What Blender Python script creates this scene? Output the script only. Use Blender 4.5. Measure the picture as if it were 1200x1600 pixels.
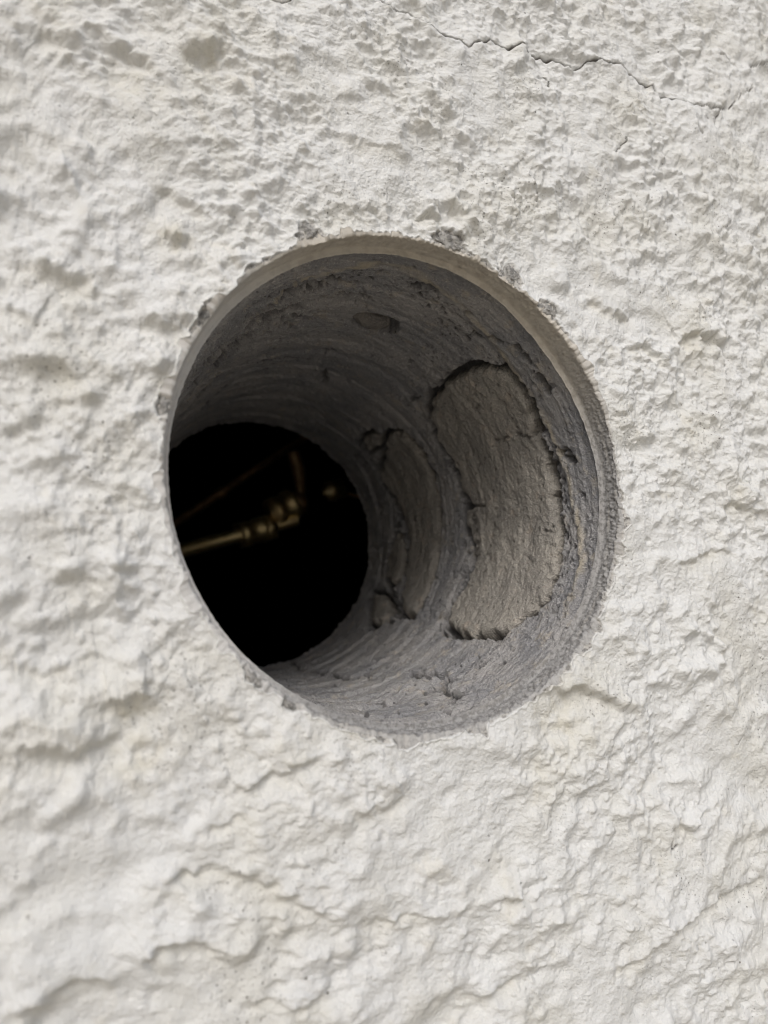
import bpy, math, random
import numpy as np

random.seed(7)
S = bpy.context.scene
COL = S.collection
for o in list(bpy.data.objects):
    bpy.data.objects.remove(o)

# ------------------------------------------------------------------ camera
# The hole is a 152 mm core drilled hole in a wall in the plane y = 0 (outside is -y), its axis along +y.
R = 0.076                       # radius of the hole at the face of the wall
F = 1030.0                      # focal length in pixels of the 1200 x 1600 photograph
YAW, PIT, CX, CY, RR, TT = -0.42009, 0.13273, 0.06497, -0.05786, 0.38422, 1.1281
UNIT = R / RR
T = TT * UNIT                   # wall thickness, 0.223 m
HOLE = np.array([0.0, 0.0, 1.45])
n_ = np.array([math.sin(YAW) * math.cos(PIT), math.sin(PIT), math.cos(YAW) * math.cos(PIT)])
a_ = np.cross([0, 1, 0], n_); a_ /= np.linalg.norm(a_)
b_ = np.cross(n_, a_)
C0 = np.array([CX, CY, 1.0]) * UNIT
def to_world(v):
    v = np.asarray(v, float)
    return np.array([v @ a_, v @ n_, -(v @ b_)])
EYE = HOLE - to_world(C0)
cam = bpy.data.cameras.new('camera')
co = bpy.data.objects.new('camera', cam)
COL.objects.link(co)
from mathutils import Matrix
X, Y, Z = to_world([1, 0, 0]), to_world([0, -1, 0]), to_world([0, 0, -1])
co.matrix_world = Matrix(((X[0], Y[0], Z[0], EYE[0]), (X[1], Y[1], Z[1], EYE[1]), (X[2], Y[2], Z[2], EYE[2]), (0, 0, 0, 1)))
cam.sensor_fit = 'VERTICAL'
cam.sensor_height = 36.0
cam.lens = F / 1600 * 36.0
cam.clip_start = 0.01
cam.clip_end = 800
cam.dof.use_dof = True
cam.dof.focus_distance = 0.232
cam.dof.aperture_fstop = 9.0
S.camera = co

# ------------------------------------------------------------------ light
w = bpy.data.worlds.new('World'); S.world = w; w.use_nodes = True
nt = w.node_tree; nt.nodes.clear()
SUN_EL, SUN_AZ = math.radians(43), math.radians(207)      # azimuth clockwise from +y
sky = nt.nodes.new('ShaderNodeTexSky'); sky.sky_type = 'NISHITA'; sky.sun_disc = False
sky.sun_elevation = SUN_EL; sky.sun_rotation = SUN_AZ
sky.air_density = 1.0; sky.dust_density = 4.0; sky.ozone_density = 1.0
hs = nt.nodes.new('ShaderNodeHueSaturation'); hs.inputs['Saturation'].default_value = 0.7
bg = nt.nodes.new('ShaderNodeBackground'); bg.inputs[1].default_value = 0.13
ow = nt.nodes.new('ShaderNodeOutputWorld')
nt.links.new(sky.outputs[0], hs.inputs['Color']); nt.links.new(hs.outputs[0], bg.inputs[0]); nt.links.new(bg.outputs[0], ow.inputs[0])
sl = bpy.data.lights.new('sun', 'SUN'); sl.energy = 1.5; sl.angle = math.radians(30); sl.color = (1.0, 0.995, 0.975)
so = bpy.data.objects.new('sun', sl); COL.objects.link(so)
sd = np.array([math.sin(SUN_AZ) * math.cos(SUN_EL), math.cos(SUN_AZ) * math.cos(SUN_EL), math.sin(SUN_EL)])
from mathutils import Vector
so.rotation_euler = Vector(sd).to_track_quat('Z', 'Y').to_euler()
so.location = (0, -3, 4)
S.view_settings.view_transform = 'Standard'; S.view_settings.look = 'None'
S.view_settings.gamma = 1; S.view_settings.exposure = -0.24
S.view_settings.use_curve_mapping = False
S.render.engine = 'CYCLES'
S.cycles.max_bounces = 10; S.cycles.diffuse_bounces = 8
S.cycles.use_denoising = True; S.cycles.filter_width = 1.1; S.cycles.use_adaptive_sampling = False
S.cycles.sample_clamp_indirect = 6

# ------------------------------------------------------------------ numpy noise
rng = np.random.RandomState(11)
PERM = np.concatenate([rng.permutation(512)] * 2).astype(np.int32)
GA = rng.rand(512) * 2 * np.pi
G2 = np.stack([np.cos(GA), np.sin(GA)], 1).astype(np.float32)
g3 = rng.randn(512, 3); g3 /= np.linalg.norm(g3, axis=1)[:, None]; G3 = g3.astype(np.float32)
def perlin2(x, y, seed=0):
    x = x + seed * 17.31; y = y + seed * 9.73
    xi = np.floor(x).astype(np.int32); yi = np.floor(y).astype(np.int32)
    xf = (x - xi).astype(np.float32); yf = (y - yi).astype(np.float32)
    u = xf * xf * xf * (xf * (xf * 6 - 15) + 10); v = yf * yf * yf * (yf * (yf * 6 - 15) + 10)
    def g(ix, iy, dx, dy):
        h = PERM[(PERM[(xi + ix) & 511] + yi + iy) & 511]
        gr = G2[h]
        return gr[:, 0] * dx + gr[:, 1] * dy
    a = g(0, 0, xf, yf); b = g(1, 0, xf - 1, yf); c = g(0, 1, xf, yf - 1); d = g(1, 1, xf - 1, yf - 1)
    return ((a + u * (b - a)) * (1 - v) + (c + u * (d - c)) * v) * 1.5
def perlin3(x, y, z, seed=0):
    x = x + seed * 17.31; y = y + seed * 9.73; z = z + seed * 5.19
    xi, yi, zi = (np.floor(q).astype(np.int32) for q in (x, y, z))
    xf, yf, zf = x - xi, y - yi, z - zi
    u, v, w_ = (q * q * q * (q * (q * 6 - 15) + 10) for q in (xf, yf, zf))
    def g(i, j, k):
        h = PERM[(PERM[(PERM[(xi + i) & 511] + yi + j) & 511] + zi + k) & 511]
        gr = G3[h]
        return gr[:, 0] * (xf - i) + gr[:, 1] * (yf - j) + gr[:, 2] * (zf - k)
    def L(a, b, t): return a + t * (b - a)
    return L(L(L(g(0,0,0), g(1,0,0), u), L(g(0,1,0), g(1,1,0), u), v), L(L(g(0,0,1), g(1,0,1), u), L(g(0,1,1), g(1,1,1), u), v), w_) * 1.5
def fbm2(x, y, octs, seed=0, gain=0.5, lac=2.03):
    r = 0; a = 1
    for i in range(octs):
        r = r + a * perlin2(x, y, seed + i * 3); x = x * lac; y = y * lac; a *= gain
    return r
def fbm3(x, y, z, octs, seed=0, gain=0.5):
    r = 0; a = 1
    for i in range(octs):
        r = r + a * perlin3(x, y, z, seed + i * 3); x = x * 2.03; y = y * 2.03; z = z * 2.03; a *= gain
    return r
def ss(e0, e1, x):
    t = np.clip((x - e0) / (e1 - e0), 0, 1); return t * t * (3 - 2 * t)
def domes(x, y, seed, dens, r0, r1, amp=1.0):
    """rounded grains: jittered cells of size 1, radius r0..r1 (in cells), present with probability dens"""
    xi = np.floor(x).astype(np.int32); yi = np.floor(y).astype(np.int32)
    out = np.zeros(len(x), np.float32)
    rs = np.random.RandomState(seed); TB = rs.rand(512, 5).astype(np.float32)
    for i in (-1, 0, 1):
        for j in (-1, 0, 1):
            h = PERM[(PERM[(xi + i + seed * 7) & 511] + yi + j) & 511]
            q = TB[h]
            on = q[:, 2] < dens
            r = r0 + (r1 - r0) * q[:, 3]
            dx = x - (xi + i + q[:, 0]); dy = y - (yi + j + q[:, 1])
            an = q[:, 4] * 3.14; st = 1.0 + 0.5 * q[:, 2] / max(dens, 1e-3)
            ex = (dx * np.cos(an) + dy * np.sin(an)); ey = (-dx * np.sin(an) + dy * np.cos(an)) * st
            d2 = (ex * ex + ey * ey) / (r * r)
            f = np.where(on & (d2 < 1), (1 - d2) ** 1.5 * r, 0) * amp
            out = np.maximum(out, f)
    return out

# ------------------------------------------------------------------ from the photograph's pixels to places
def ray(px, py):
    return to_world([(px - 600) / F, (py - 800) / F, 1.0])
def on_wall(px, py):            # -> x, z in metres from the centre of the hole
    d = ray(px, py); O = EYE - HOLE; k = -O[1] / d[1]
    return O[0] + k * d[0], O[2] + k * d[2]
def in_bore(px, py, rad):       # -> angle, depth
    d = ray(px, py); O = EYE - HOLE
    A = d[0] ** 2 + d[2] ** 2; B = O[0] * d[0] + O[2] * d[2]; c = O[0] ** 2 + O[2] ** 2 - rad ** 2
    k = (-B + math.sqrt(max(B * B - A * c, 0))) / A
    P = O + k * d
    return math.atan2(P[2], P[0]), P[1]
def at_depth(px, py, y):        # -> world point on the ray where world y = y
    d = ray(px, py); k = (y - EYE[1]) / d[1]
    return EYE + k * d

def seg_dist(x, z, pts, reach):
    """distance (unsigned, signed with + on the upper side, 0..1 along) to a polyline; only where near"""
    pts = np.asarray(pts, float)
    lo = pts.min(0) - reach; hi = pts.max(0) + reach
    m = np.nonzero((x > lo[0]) & (x < hi[0]) & (z > lo[1]) & (z < hi[1]))[0]
    if len(m) == 0: return m, None, None, None
    px, pz = x[m], z[m]
    best = np.full(len(m), 1e9); sg = np.ones(len(m)); al = np.zeros(len(m)); bp = np.zeros(len(m))
    nseg = len(pts) - 1
    for i in range(nseg):
        a, b = pts[i], pts[i + 1]; e = b - a; L2 = e @ e + 1e-14
        t = np.clip(((px - a[0]) * e[0] + (pz - a[1]) * e[1]) / L2, 0, 1)
        dx = px - a[0] - t * e[0]; dz = pz - a[1] - t * e[1]; d = np.hypot(dx, dz)
        pp = e[0] * dz - e[1] * dx; s = np.sign(pp); pp = np.abs(pp) / math.sqrt(L2)      # + on the left of the direction of travel
        k = (d < best - 1e-8) | ((d < best + 1e-8) & (pp > bp)); bp = np.where(k, pp, bp)
        best = np.where(k, d, best); sg = np.where(k, s, sg); al = np.where(k, (i + t) / nseg, al)
    return m, best, sg * best, al
def smooth_line(pts, jit=0.0, sub=4, seed=1):
    r = np.random.RandomState(seed); pts = np.asarray(pts, float); out = [pts[0]]
    for a, b in zip(pts[:-1], pts[1:]):
        L = np.linalg.norm(b - a); nrm = np.array([-(b - a)[1], (b - a)[0]]) / max(L, 1e-9)
        for k in range(1, sub + 1):
            q = a + (b - a) * k / sub
            if k < sub: q = q + nrm * r.randn() * jit * L / sub
            out.append(q)
    return np.array(out)

# ------------------------------------------------------------------ mesh builders
def link(o, parent=None):
    COL.objects.link(o)
    if parent is not None: o.parent = parent
    return o
def grid_faces(nr, nc, wrap=False, flip=False):
    i = np.arange(nr - 1)[:, None]; ncc = nc if wrap else nc - 1; j = np.arange(ncc)[None]
    j2 = (j + 1) % nc
    q = np.stack([i * nc + j, i * nc + j2, (i + 1) * nc + j2, (i + 1) * nc + j], -1).reshape(-1, 4)
    return q[:, ::-1] if flip else q
def mesh_np(name, V, Q, mat, parent=None, smooth=True, attrs=None, loc=None, extra=None):
    me = bpy.data.meshes.new(name)
    me.vertices.add(len(V)); me.vertices.foreach_set('co', np.ascontiguousarray(V, np.float32).ravel())
    Q = np.ascontiguousarray(Q, np.int32); k = Q.shape[1]
    me.loops.add(Q.size); me.loops.foreach_set('vertex_index', Q.ravel())
    me.polygons.add(len(Q)); me.polygons.foreach_set('loop_start', np.arange(len(Q), dtype=np.int32) * k)
    me.update(calc_edges=True)
    me.polygons.foreach_set('use_smooth', np.full(len(Q), smooth))
    for an, av in (attrs or {}).items():
        a = me.attributes.new(an, 'FLOAT', 'POINT'); a.data.foreach_set('value', np.ascontiguousarray(av, np.float32))
    me.validate(); me.update()
    me.materials.append(mat)
    o = bpy.data.objects.new(name, me)
    if loc is not None: o.location = loc
    return link(o, parent)
def mesh_py(name, V, Fc, mat, parent=None, smooth=False, loc=None):
    me = bpy.data.meshes.new(name); me.from_pydata([tuple(v) for v in V], [], [tuple(f) for f in Fc])
    me.polygons.foreach_set('use_smooth', [smooth] * len(me.polygons)); me.update()
    me.materials.append(mat); o = bpy.data.objects.new(name, me)
    if loc is not None: o.location = loc
    return link(o, parent)
def tag(o, label=None, cat=None, group=None, kind=None):
    for k, v in (('label', label), ('category', cat), ('group', group), ('kind', kind)):
        if v: o[k] = v
    return o

# ------------------------------------------------------------------ materials
class M:
    def __init__(s, name, rough=0.9):
        s.m = bpy.data.materials.new(name); s.m.use_nodes = True; s.t = s.m.node_tree; s.t.nodes.clear()
        s.out = s.n('ShaderNodeOutputMaterial'); s.b = s.n('ShaderNodeBsdfPrincipled')
        s.b.inputs['Roughness'].default_value = rough; s.b.inputs['Specular IOR Level'].default_value = 0.25
        s.l(s.b.outputs[0], s.out.inputs[0]); s.tc = s.n('ShaderNodeTexCoord')
    def n(s, t, **k):
        x = s.t.nodes.new(t)
        for a, v in k.items(): setattr(x, a, v)
        return x
    def l(s, a, b): s.t.links.new(a, b)
    def val(s, sock, v):
        if hasattr(v, 'links'): s.l(v, sock)
        else: sock.default_value = v
    def noise(s, scale, detail=3, rough=0.55, vec=None, dist=0.0):
        x = s.n('ShaderNodeTexNoise'); x.inputs['Scale'].default_value = scale; x.inputs['Detail'].default_value = detail
        x.inputs['Roughness'].default_value = rough; x.inputs['Distortion'].default_value = dist
        s.l(vec if vec else s.tc.outputs['Object'], x.inputs['Vector']); return x.outputs['Fac']
    def voro(s, scale, vec=None, feat='F1', out='Distance', rnd=1.0):
        x = s.n('ShaderNodeTexVoronoi', feature=feat); x.inputs['Scale'].default_value = scale
        x.inputs['Randomness'].default_value = rnd
        s.l(vec if vec else s.tc.outputs['Object'], x.inputs['Vector']); return x.outputs[out]
    def ramp(s, v, a, b, lo=0.0, hi=1.0):
        x = s.n('ShaderNodeMapRange', interpolation_type='SMOOTHSTEP'); x.inputs[1].default_value = a; x.inputs[2].default_value = b
        x.inputs[3].default_value = lo; x.inputs[4].default_value = hi; s.l(v, x.inputs[0]); return x.outputs[0]
    def math(s, op, a, b=0.0):
        x = s.n('ShaderNodeMath', operation=op); s.val(x.inputs[0], a); s.val(x.inputs[1], b); return x.outputs[0]
    def mix(s, f, a, b):
        x = s.n('ShaderNodeMix', data_type='RGBA'); s.val(x.inputs[0], f)
        s.val(x.inputs[6], a if hasattr(a, 'links') else (*a, 1)); s.val(x.inputs[7], b if hasattr(b, 'links') else (*b, 1))
        return x.outputs[2]
    def attr(s, name):
        x = s.n('ShaderNodeAttribute'); x.attribute_name = name; return x.outputs['Fac']
    def bump(s, h, dist, strength=1.0, prev=None):
        x = s.n('ShaderNodeBump'); x.inputs['Distance'].default_value = dist; x.inputs['Strength'].default_value = strength
        s.l(h, x.inputs['Height'])
        if prev: s.l(prev, x.inputs['Normal'])
        return x.outputs[0]
    def done(s, col, bump=None):
        s.val(s.b.inputs['Base Color'], col if hasattr(col, 'links') else (*col, 1))
        if bump: s.l(bump, s.b.inputs['Normal'])
        return s.m

def mat_render():
    m = M('white_render', 0.88)
    warm = m.ramp(m.noise(28, 4, 0.6), 0.42, 0.72)
    c = m.mix(warm, (0.685, 0.69, 0.683), (0.64, 0.635, 0.60))
    c = m.mix(m.ramp(m.noise(75, 3, 0.6), 0.58, 0.74, 0, 0.4), c, (0.62, 0.59, 0.51))
    c = m.mix(m.ramp(m.noise(420, 3, 0.6), 0.5, 0.75, 0, 0.3), c, (0.62, 0.61, 0.575))
    # pin holes and dark specks, in patches
    patch = m.ramp(m.noise(26, 4, 0.6), 0.47, 0.68)
    v1 = m.ramp(m.math('ADD', m.voro(480), m.math('MULTIPLY', m.noise(900, 2), 0.16)), 0.175, 0.24, 1, 0)
    v2 = m.ramp(m.voro(1150), 0.10, 0.2, 1, 0)
    sp = m.math('MULTIPLY', m.math('MAXIMUM', v1, v2), patch)
    r = m.n('ShaderNodeTexVoronoi', feature='F1'); r.inputs['Scale'].default_value = 150; m.l(m.tc.outputs['Object'], r.inputs['Vector'])
    big = m.math('MULTIPLY', m.ramp(m.math('ADD', r.outputs['Distance'], m.math('MULTIPLY', m.noise(700, 2), 0.12)), 0.085, 0.13, 1, 0), m.ramp(m.noise(40, 2), 0.45, 0.6))
    sp = m.math('MAXIMUM', sp, big)
    c = m.mix(m.math('MULTIPLY', sp, 0.85), c, (0.12, 0.105, 0.09))
    d = m.attr('dirt_shade')  # dirt lodged in the cracks
    c = m.mix(m.math('MINIMUM', d, 1.0), c, (0.13, 0.115, 0.095))
    c = m.mix(m.math('MINIMUM', m.attr('stain'), 0.8), c, (0.58, 0.535, 0.40))
    rawc = m.mix(m.ramp(m.noise(700, 3, 0.7), 0.42, 0.62), (0.50, 0.485, 0.46), (0.22, 0.215, 0.205))
    c = m.mix(m.attr('raw'), c, rawc)
    fine = m.math('ADD', m.noise(1000, 3, 0.6), m.math('MULTIPLY', m.noise(420, 3, 0.55), 0.9))
    rel = m.math('ADD', m.noise(75, 4, 0.6), m.math('MULTIPLY', m.noise(190, 3, 0.6), 0.45))
    b = m.bump(m.math('MULTIPLY', rel, m.attr('away')), 0.006, 0.9)      # coarser relief where the mesh is coarse
    b = m.bump(fine, 0.0006, 0.9, b)
    b = m.bump(sp, -0.0005, 0.8, b)
    return m.done(c, b)
def mat_masonry(name, c1, c2, c3, grain=0.5, pits=1.0, streak=True):
    """cut concrete: salt and pepper grains, drill streaks running round the bore"""
    m = M(name, 0.93)
    c = m.mix(m.ramp(m.noise(45, 4, 0.6), 0.35, 0.65), c1, c2)
    c = m.mix(m.ramp(m.noise(140, 4, 0.65), 0.55, 0.7, 0, 0.7), c, c3)
    g = m.noise(1500, 2, 0.7)
    dk = tuple(q * 0.45 for q in c1); lt = tuple(min(1, q * 1.75) for q in c1)
    c = m.mix(m.ramp(g, 0.55, 0.72, 0, grain), c, lt)
    c = m.mix(m.ramp(m.noise(1100, 2, 0.7), 0.56, 0.70, 0, grain), c, dk)
    vv = m.ramp(m.math('ADD', m.voro(330), m.math('MULTIPLY', m.noise(700, 2), 0.3)), 0.24, 0.33, 1, 0)
    vv = m.math('MULTIPLY', vv, m.ramp(m.noise(60, 3), 0.5, 0.62, 0, pits))
    c = m.mix(m.math('MULTIPLY', vv, 0.8), c, tuple(q * 0.3 for q in c1))
    c = m.mix(m.math('MINIMUM', m.attr('dirt_shade'), 0.9), c, tuple(q * 0.22 for q in c1))  # recess shade of pits, grooves and stone gaps, put into the colour
    c = m.mix(m.attr('lit_edge'), c, (0.50, 0.45, 0.365))  # light caught by the ledge edges, painted as a yellowish strip
    h = m.math('ADD', g, m.math('MULTIPLY', m.noise(450, 4, 0.65), 2.0))
    b = m.bump(h, 0.0011, 1.0)
    b = m.bump(vv, -0.0009, 0.9, b)
    if streak:
        sep = m.n('ShaderNodeSeparateXYZ'); m.l(m.tc.outputs['Object'], sep.inputs[0])
        mp = m.n('ShaderNodeMapping'); mp.inputs['Scale'].default_value = (18, 900, 18); m.l(m.tc.outputs['Object'], mp.inputs[0])
        st = m.noise(1.0, 3, 0.6, vec=mp.outputs[0])
        b = m.bump(st, 0.0003, 0.5, b)
        c = m.mix(m.ramp(st, 0.55, 0.75, 0, 0.22), c, lt)
        c = m.mix(m.ramp(st, 0.45, 0.25, 0, 0.22), c, dk)
    return m.done(c, b)
def mat_edge():
    m = M('cut_render_edge', 0.9)
    sep = m.attr('beige')
    mp = m.n('ShaderNodeMapping'); mp.inputs['Scale'].default_value = (25, 700, 25); m.l(m.tc.outputs['Object'], mp.inputs[0])
    st = m.noise(1.0, 3, 0.6, vec=mp.outputs[0])
    gray = m.mix(m.ramp(m.noise(700, 3, 0.7), 0.4, 0.65), (0.36, 0.355, 0.35), (0.2, 0.195, 0.19))
    be = m.mix(m.ramp(m.noise(300, 3, 0.6), 0.4, 0.65), (0.55, 0.51, 0.44), (0.45, 0.41, 0.35))
    c = m.mix(sep, gray, be)
    c = m.mix(m.ramp(st, 0.5, 0.7, 0, 0.4), c, (0.50, 0.47, 0.42))
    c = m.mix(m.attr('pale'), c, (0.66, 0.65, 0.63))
    b = m.bump(m.noise(1200, 3, 0.7), 0.0004, 0.7)
    b = m.bump(st, 0.0004, 0.6, b)
    return m.done(c, b)
def mat_chip():
    m = M('exposed_aggregate', 0.9)
    c = m.mix(m.ramp(m.noise(500, 3, 0.7), 0.4, 0.6), (0.46, 0.45, 0.43), (0.24, 0.235, 0.225))
    c = m.mix(m.ramp(m.noise(1300, 2, 0.6), 0.6, 0.7, 0, .7), c, (0.55, 0.53, 0.5))
    return m.done(c, m.bump(m.noise(900, 4, 0.7), 0.001, 1.0))
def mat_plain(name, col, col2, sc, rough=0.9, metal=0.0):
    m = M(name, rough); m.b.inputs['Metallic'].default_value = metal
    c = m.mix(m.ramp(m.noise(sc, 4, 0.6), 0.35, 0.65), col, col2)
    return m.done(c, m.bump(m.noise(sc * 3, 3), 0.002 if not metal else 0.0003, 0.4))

MR = mat_render()
MC = mat_masonry('cut_concrete', (0.47, 0.455, 0.445), (0.33, 0.33, 0.34), (0.51, 0.46, 0.39))
MS = mat_masonry('cut_stone', (0.46, 0.43, 0.385), (0.36, 0.34, 0.31), (0.52, 0.45, 0.38), grain=0.55, pits=0.5)
MP = mat_masonry('river_pebble', (0.32, 0.30, 0.275), (0.24, 0.225, 0.21), (0.36, 0.32, 0.27), grain=0.3, pits=0.3, streak=False)
ME = mat_edge(); MK = mat_chip()
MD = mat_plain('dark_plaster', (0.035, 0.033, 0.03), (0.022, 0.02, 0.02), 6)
MG = mat_plain('paving', (0.46, 0.42, 0.35), (0.38, 0.345, 0.29), 5)
MB = mat_plain('brass', (0.96, 0.79, 0.44), (0.90, 0.70, 0.36), 60, 0.5, 1.0)
MBD = mat_plain('tarnished_brass', (0.70, 0.48, 0.26), (0.5, 0.33, 0.17), 60, 0.6, 1.0)

# ------------------------------------------------------------------ the wall: outer render with its relief
wall = bpy.data.objects.new('wall', None); wall.location = tuple(HOLE); COL.objects.link(wall)
tag(wall, 'thick masonry wall in rough white textured render, drilled through with one round hole', 'wall')

NT = 2000
tt = np.linspace(-math.pi, math.pi, 20001)
dens = 1 + 1.7 * ss(-math.radians(95), -math.radians(60), tt) * (1 - ss(math.radians(100), math.radians(135), tt))
cum = np.concatenate([[0], np.cumsum((dens[1:] + dens[:-1]) / 2)]); cum /= cum[-1]
TH = np.interp(np.arange(NT) / NT, cum, tt)
ct, st_ = np.cos(TH), np.sin(TH)

# exposed aggregate at the rim: photograph x, y, radius in mm, squash
CHIPS = [(483, 359, 2.6, .9, 0), (704, 374, 4.0, .6, 2), (802, 428, 3.1, .9, 4), (860, 482, 2.6, .8, 5),
         (257, 632, 2.6, .55, 6), (319, 493, 1.9, .5, 7), (398, 1061, 2.4, .5, 8), (455, 1103, 1.8, .6, 9)]
def rim_radius(th):
    c, s = np.cos(th), np.sin(th)
    r = R + 0.0007 * perlin3(c * 8, s * 8, c * 0, 3) + 0.0005 * perlin3(c * 21, s * 21, c * 0, 5)
    rough = ss(-0.15, 0.35, perlin3(c * 2.3, s * 2.3, c * 0, 21))
    r = r + (.25 + rough) * (0.0008 * np.abs(perlin3(c * 34, s * 34, c * 0, 31)) + .0002 * perlin3(c * 71, s * 71, c * 0, 32) * (rough > 0))
    bite = perlin3(c * 12, s * 12, c * 0, 35); r = r + .0020 * ss(.18, .45, bite)
    # the rim of the photograph leaves the true circle a little here and there
    for a0, wd, am in ((math.radians(63), .16, -0.0008), (math.radians(33), .2, 0.0012), (math.radians(-33), .2, -0.0009), (math.radians(-15), .14, 0.0011), (math.radians(-97), .10, 0.0009), (math.radians(140), .14, -0.0007)):
        d = np.angle(np.exp(1j * (th - a0))); r = r + am * np.exp(-(d / wd) ** 2)
    for (px, py, mm, sq, k) in CHIPS:
        x, z = on_wall(px, py); a0 = math.atan2(z, x); rc = math.hypot(x, z)
        d = np.angle(np.exp(1j * (th - a0))) * R
        lift = max(0.0, min(rc + mm * 0.0003 - R, 0.0025))
        r = r + lift * np.exp(-(d / (mm * 0.0007)) ** 4)
    return r

# relief features read off the photograph: crisp ledges (upper side stands proud), hollows and lumps
LEDGES = [  # points left to right, height mm, reach mm
    ([(215, 1505), (240, 1478), (300, 1464), (335, 1480), (358, 1505)], 1.7, 7),
    ([(0, 1575), (50, 1560), (95, 1532), (140, 1525), (185, 1545)], 1.6, 8),
    ([(205, 1392), (270, 1372), (330, 1356), (400, 1368), (440, 1392), (495, 1425), (540, 1425)], 1.3, 8),
    ([(350, 1238), (400, 1224), (440, 1205), (470, 1192), (520, 1178)], 1.4, 7),
    ([(300, 1300), (345, 1290), (380, 1268), (430, 1250), (480, 1245)], 0.9, 6),
    ([(0, 1040), (40, 1040), (75, 1058), (120, 1030), (158, 1020)], 1.1, 6),
    ([(165, 1095), (195, 1092), (232, 1085)], 2.0, 6),
    ([(20, 1165), (70, 1165), (110, 1180), (150, 1158), (215, 1130)], 1.3, 8),
    ([(815, 1092), (860, 1080), (905, 1072), (945, 1090), (970, 1112)], 2.0, 9),
    ([(1015, 1470), (1060, 1440), (1110, 1412), (1150, 1385), (1200, 1368)], 1.5, 8),
    ([(960, 1510), (990, 1500), (1012, 1480)], 1.0, 5),
    ([(1055, 535), (1080, 520), (1110, 528), (1130, 545)], 2.2, 7),
    ([(980, 540), (1010, 540), (1035, 560), (1045, 578)], 1.6, 6),
    ([(920, 465), (940, 480), (962, 492), (990, 496)], 1.5, 5),
    ([(1125, 795), (1140, 785), (1165, 795), (1200, 800)], 1.8, 7),
    ([(20, 555), (50, 570), (95, 580), (130, 595)], 1.4, 7),
    ([(60, 45), (90, 65), (130, 90)], 1.0, 9), ([(150, 80), (190, 78), (225, 95), (250, 125)], 1.3, 8),
    ([(285, 90), (320, 82), (352, 82)], 1.6, 7), ([(232, 290), (270, 295), (310, 320), (322, 350)], 1.1, 6),
    ([(250, 365), (275, 372), (300, 372)], 1.8, 6), ([(85, 1060), (120, 1062)], .6, 5),
    ([(185, 655), (215, 650), (250, 655)], 1.1, 5), ([(850, 842), (880, 850), (905, 872), (935, 868)], 0.8, 6),
    ([(1050, 880), (1085, 875), (1110, 862), (1150, 862)], 1.0, 6), ([(655, 330), (672, 338), (690, 336)], 1.8, 5),
    ([(700, 318), (715, 332), (735, 330)], 1.0, 4), ([(780, 1400), (800, 1405), (815, 1400)], 1.6, 5),
    ([(700, 1545), (740, 1560), (790, 1545), (820, 1520)], 0.9, 6), ([(0, 420), (60, 410), (110, 440), (150, 430)], 1.0, 8),
    ([(90, 900), (150, 905), (200, 880)], .9, 6), ([(540, 1265), (600, 1262), (640, 1240)], .8, 6),
    ([(530, 210), (560, 225), (600, 232), (640, 250)], 0.7, 5), ([(1040, 1290), (1060, 1285), (1080, 1300)], 1.2, 5),
    ([(560, 1430), (600, 1440), (650, 1425), (700, 1440)], .8, 6), ([(380, 1560), (450, 1570), (520, 1545)], .9, 7),
    ([(215, 505), (240, 500), (270, 515), (290, 508)], 1.3, 5), ([(0, 480), (30, 488), (60, 510)], 1.1, 7),
]
LUMPS = [(320, 60, 9, 2.0), (205, 1070, 8, 1.8), (875, 436, 5, 1.5), (965, 625, 6, 1.5), (700, 300, 4, 1.5), (795, 1385, 5, 1.6), (800, 1425, 5, 1.3), (60, 1120, 12, 2), (110, 1150, 5, 1.2),
         (880, 195, 2.6, .9), (1110, 1090, 7, 1.4), (1150, 700, 8, 1.6), (925, 205, 3, 1), (835, 255, 3.0, 1), (960, 170, 3.4, -1.2), (70, 330, 9, -1.2), (215, 120, 9, -1.5), (850, 130, 3, -1), (440, 390, 6, -.9),
         (975, 285, 2.5, -1.3), (880, 1120, 10, -1.6), (520, 1170, 9, -1.2), (1180, 95, 5, 1.0), (470, 180, 5, -1), (640, 1300, 8, 1.1), (560, 1560, 8, 1.2), (250, 1420, 12, 1.2),
         (1040, 60, 6, -.9), (1110, 200, 7, -1.0), (120, 700, 9, 1.3), (60, 800, 8, 1.1), (170, 830, 5, -.9), (240, 1185, 5, -1.3), (100, 240, 8, 1.1), (990, 1000, 7, 1.1), (1080, 960, 8, 1.0), (1040, 1180, 6, -1), (930, 1300, 7, 1)]
CRACK = [  # polylines, half width mm
    ([(572, -6), (590, 8), (610, 22), (635, 24), (655, 45), (685, 62), (712, 68), (728, 80), (745, 72), (768, 66), (795, 78), (830, 76), (850, 82), (872, 92), (898, 108), (915, 98), (938, 94), (948, 101), (970, 103), (998, 122), (1020, 132), (1036, 149), (1065, 158), (1095, 168), (1118, 176)], .44), ([(1118, 176), (1140, 168), (1150, 154), (1162, 148), (1170, 138)], .24),
    ([(1120, 90), (1142, 100), (1150, 108), (1163, 110), (1175, 105), (1206, 112)], .3), ([(1163, 110), (1164, 122)], .2), ([(1118, 176), (1116, 196)], .16),
    ([(965, 236), (974, 224), (981, 214)], .22), ([(1084, 195), (1086, 208), (1091, 214)], .38), ([(852, 118), (859, 126), (860, 138)], .6),
    ([(968, 283), (974, 295), (984, 297)], .6), ([(415, -4), (440, 4), (475, -2)], .3), ([(262, 8), (290, 13)], .8), ([(1045, 1310), (1048, 1328), (1056, 1322)], .4), ([(1155, 1165), (1160, 1150)], .3)]

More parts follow.
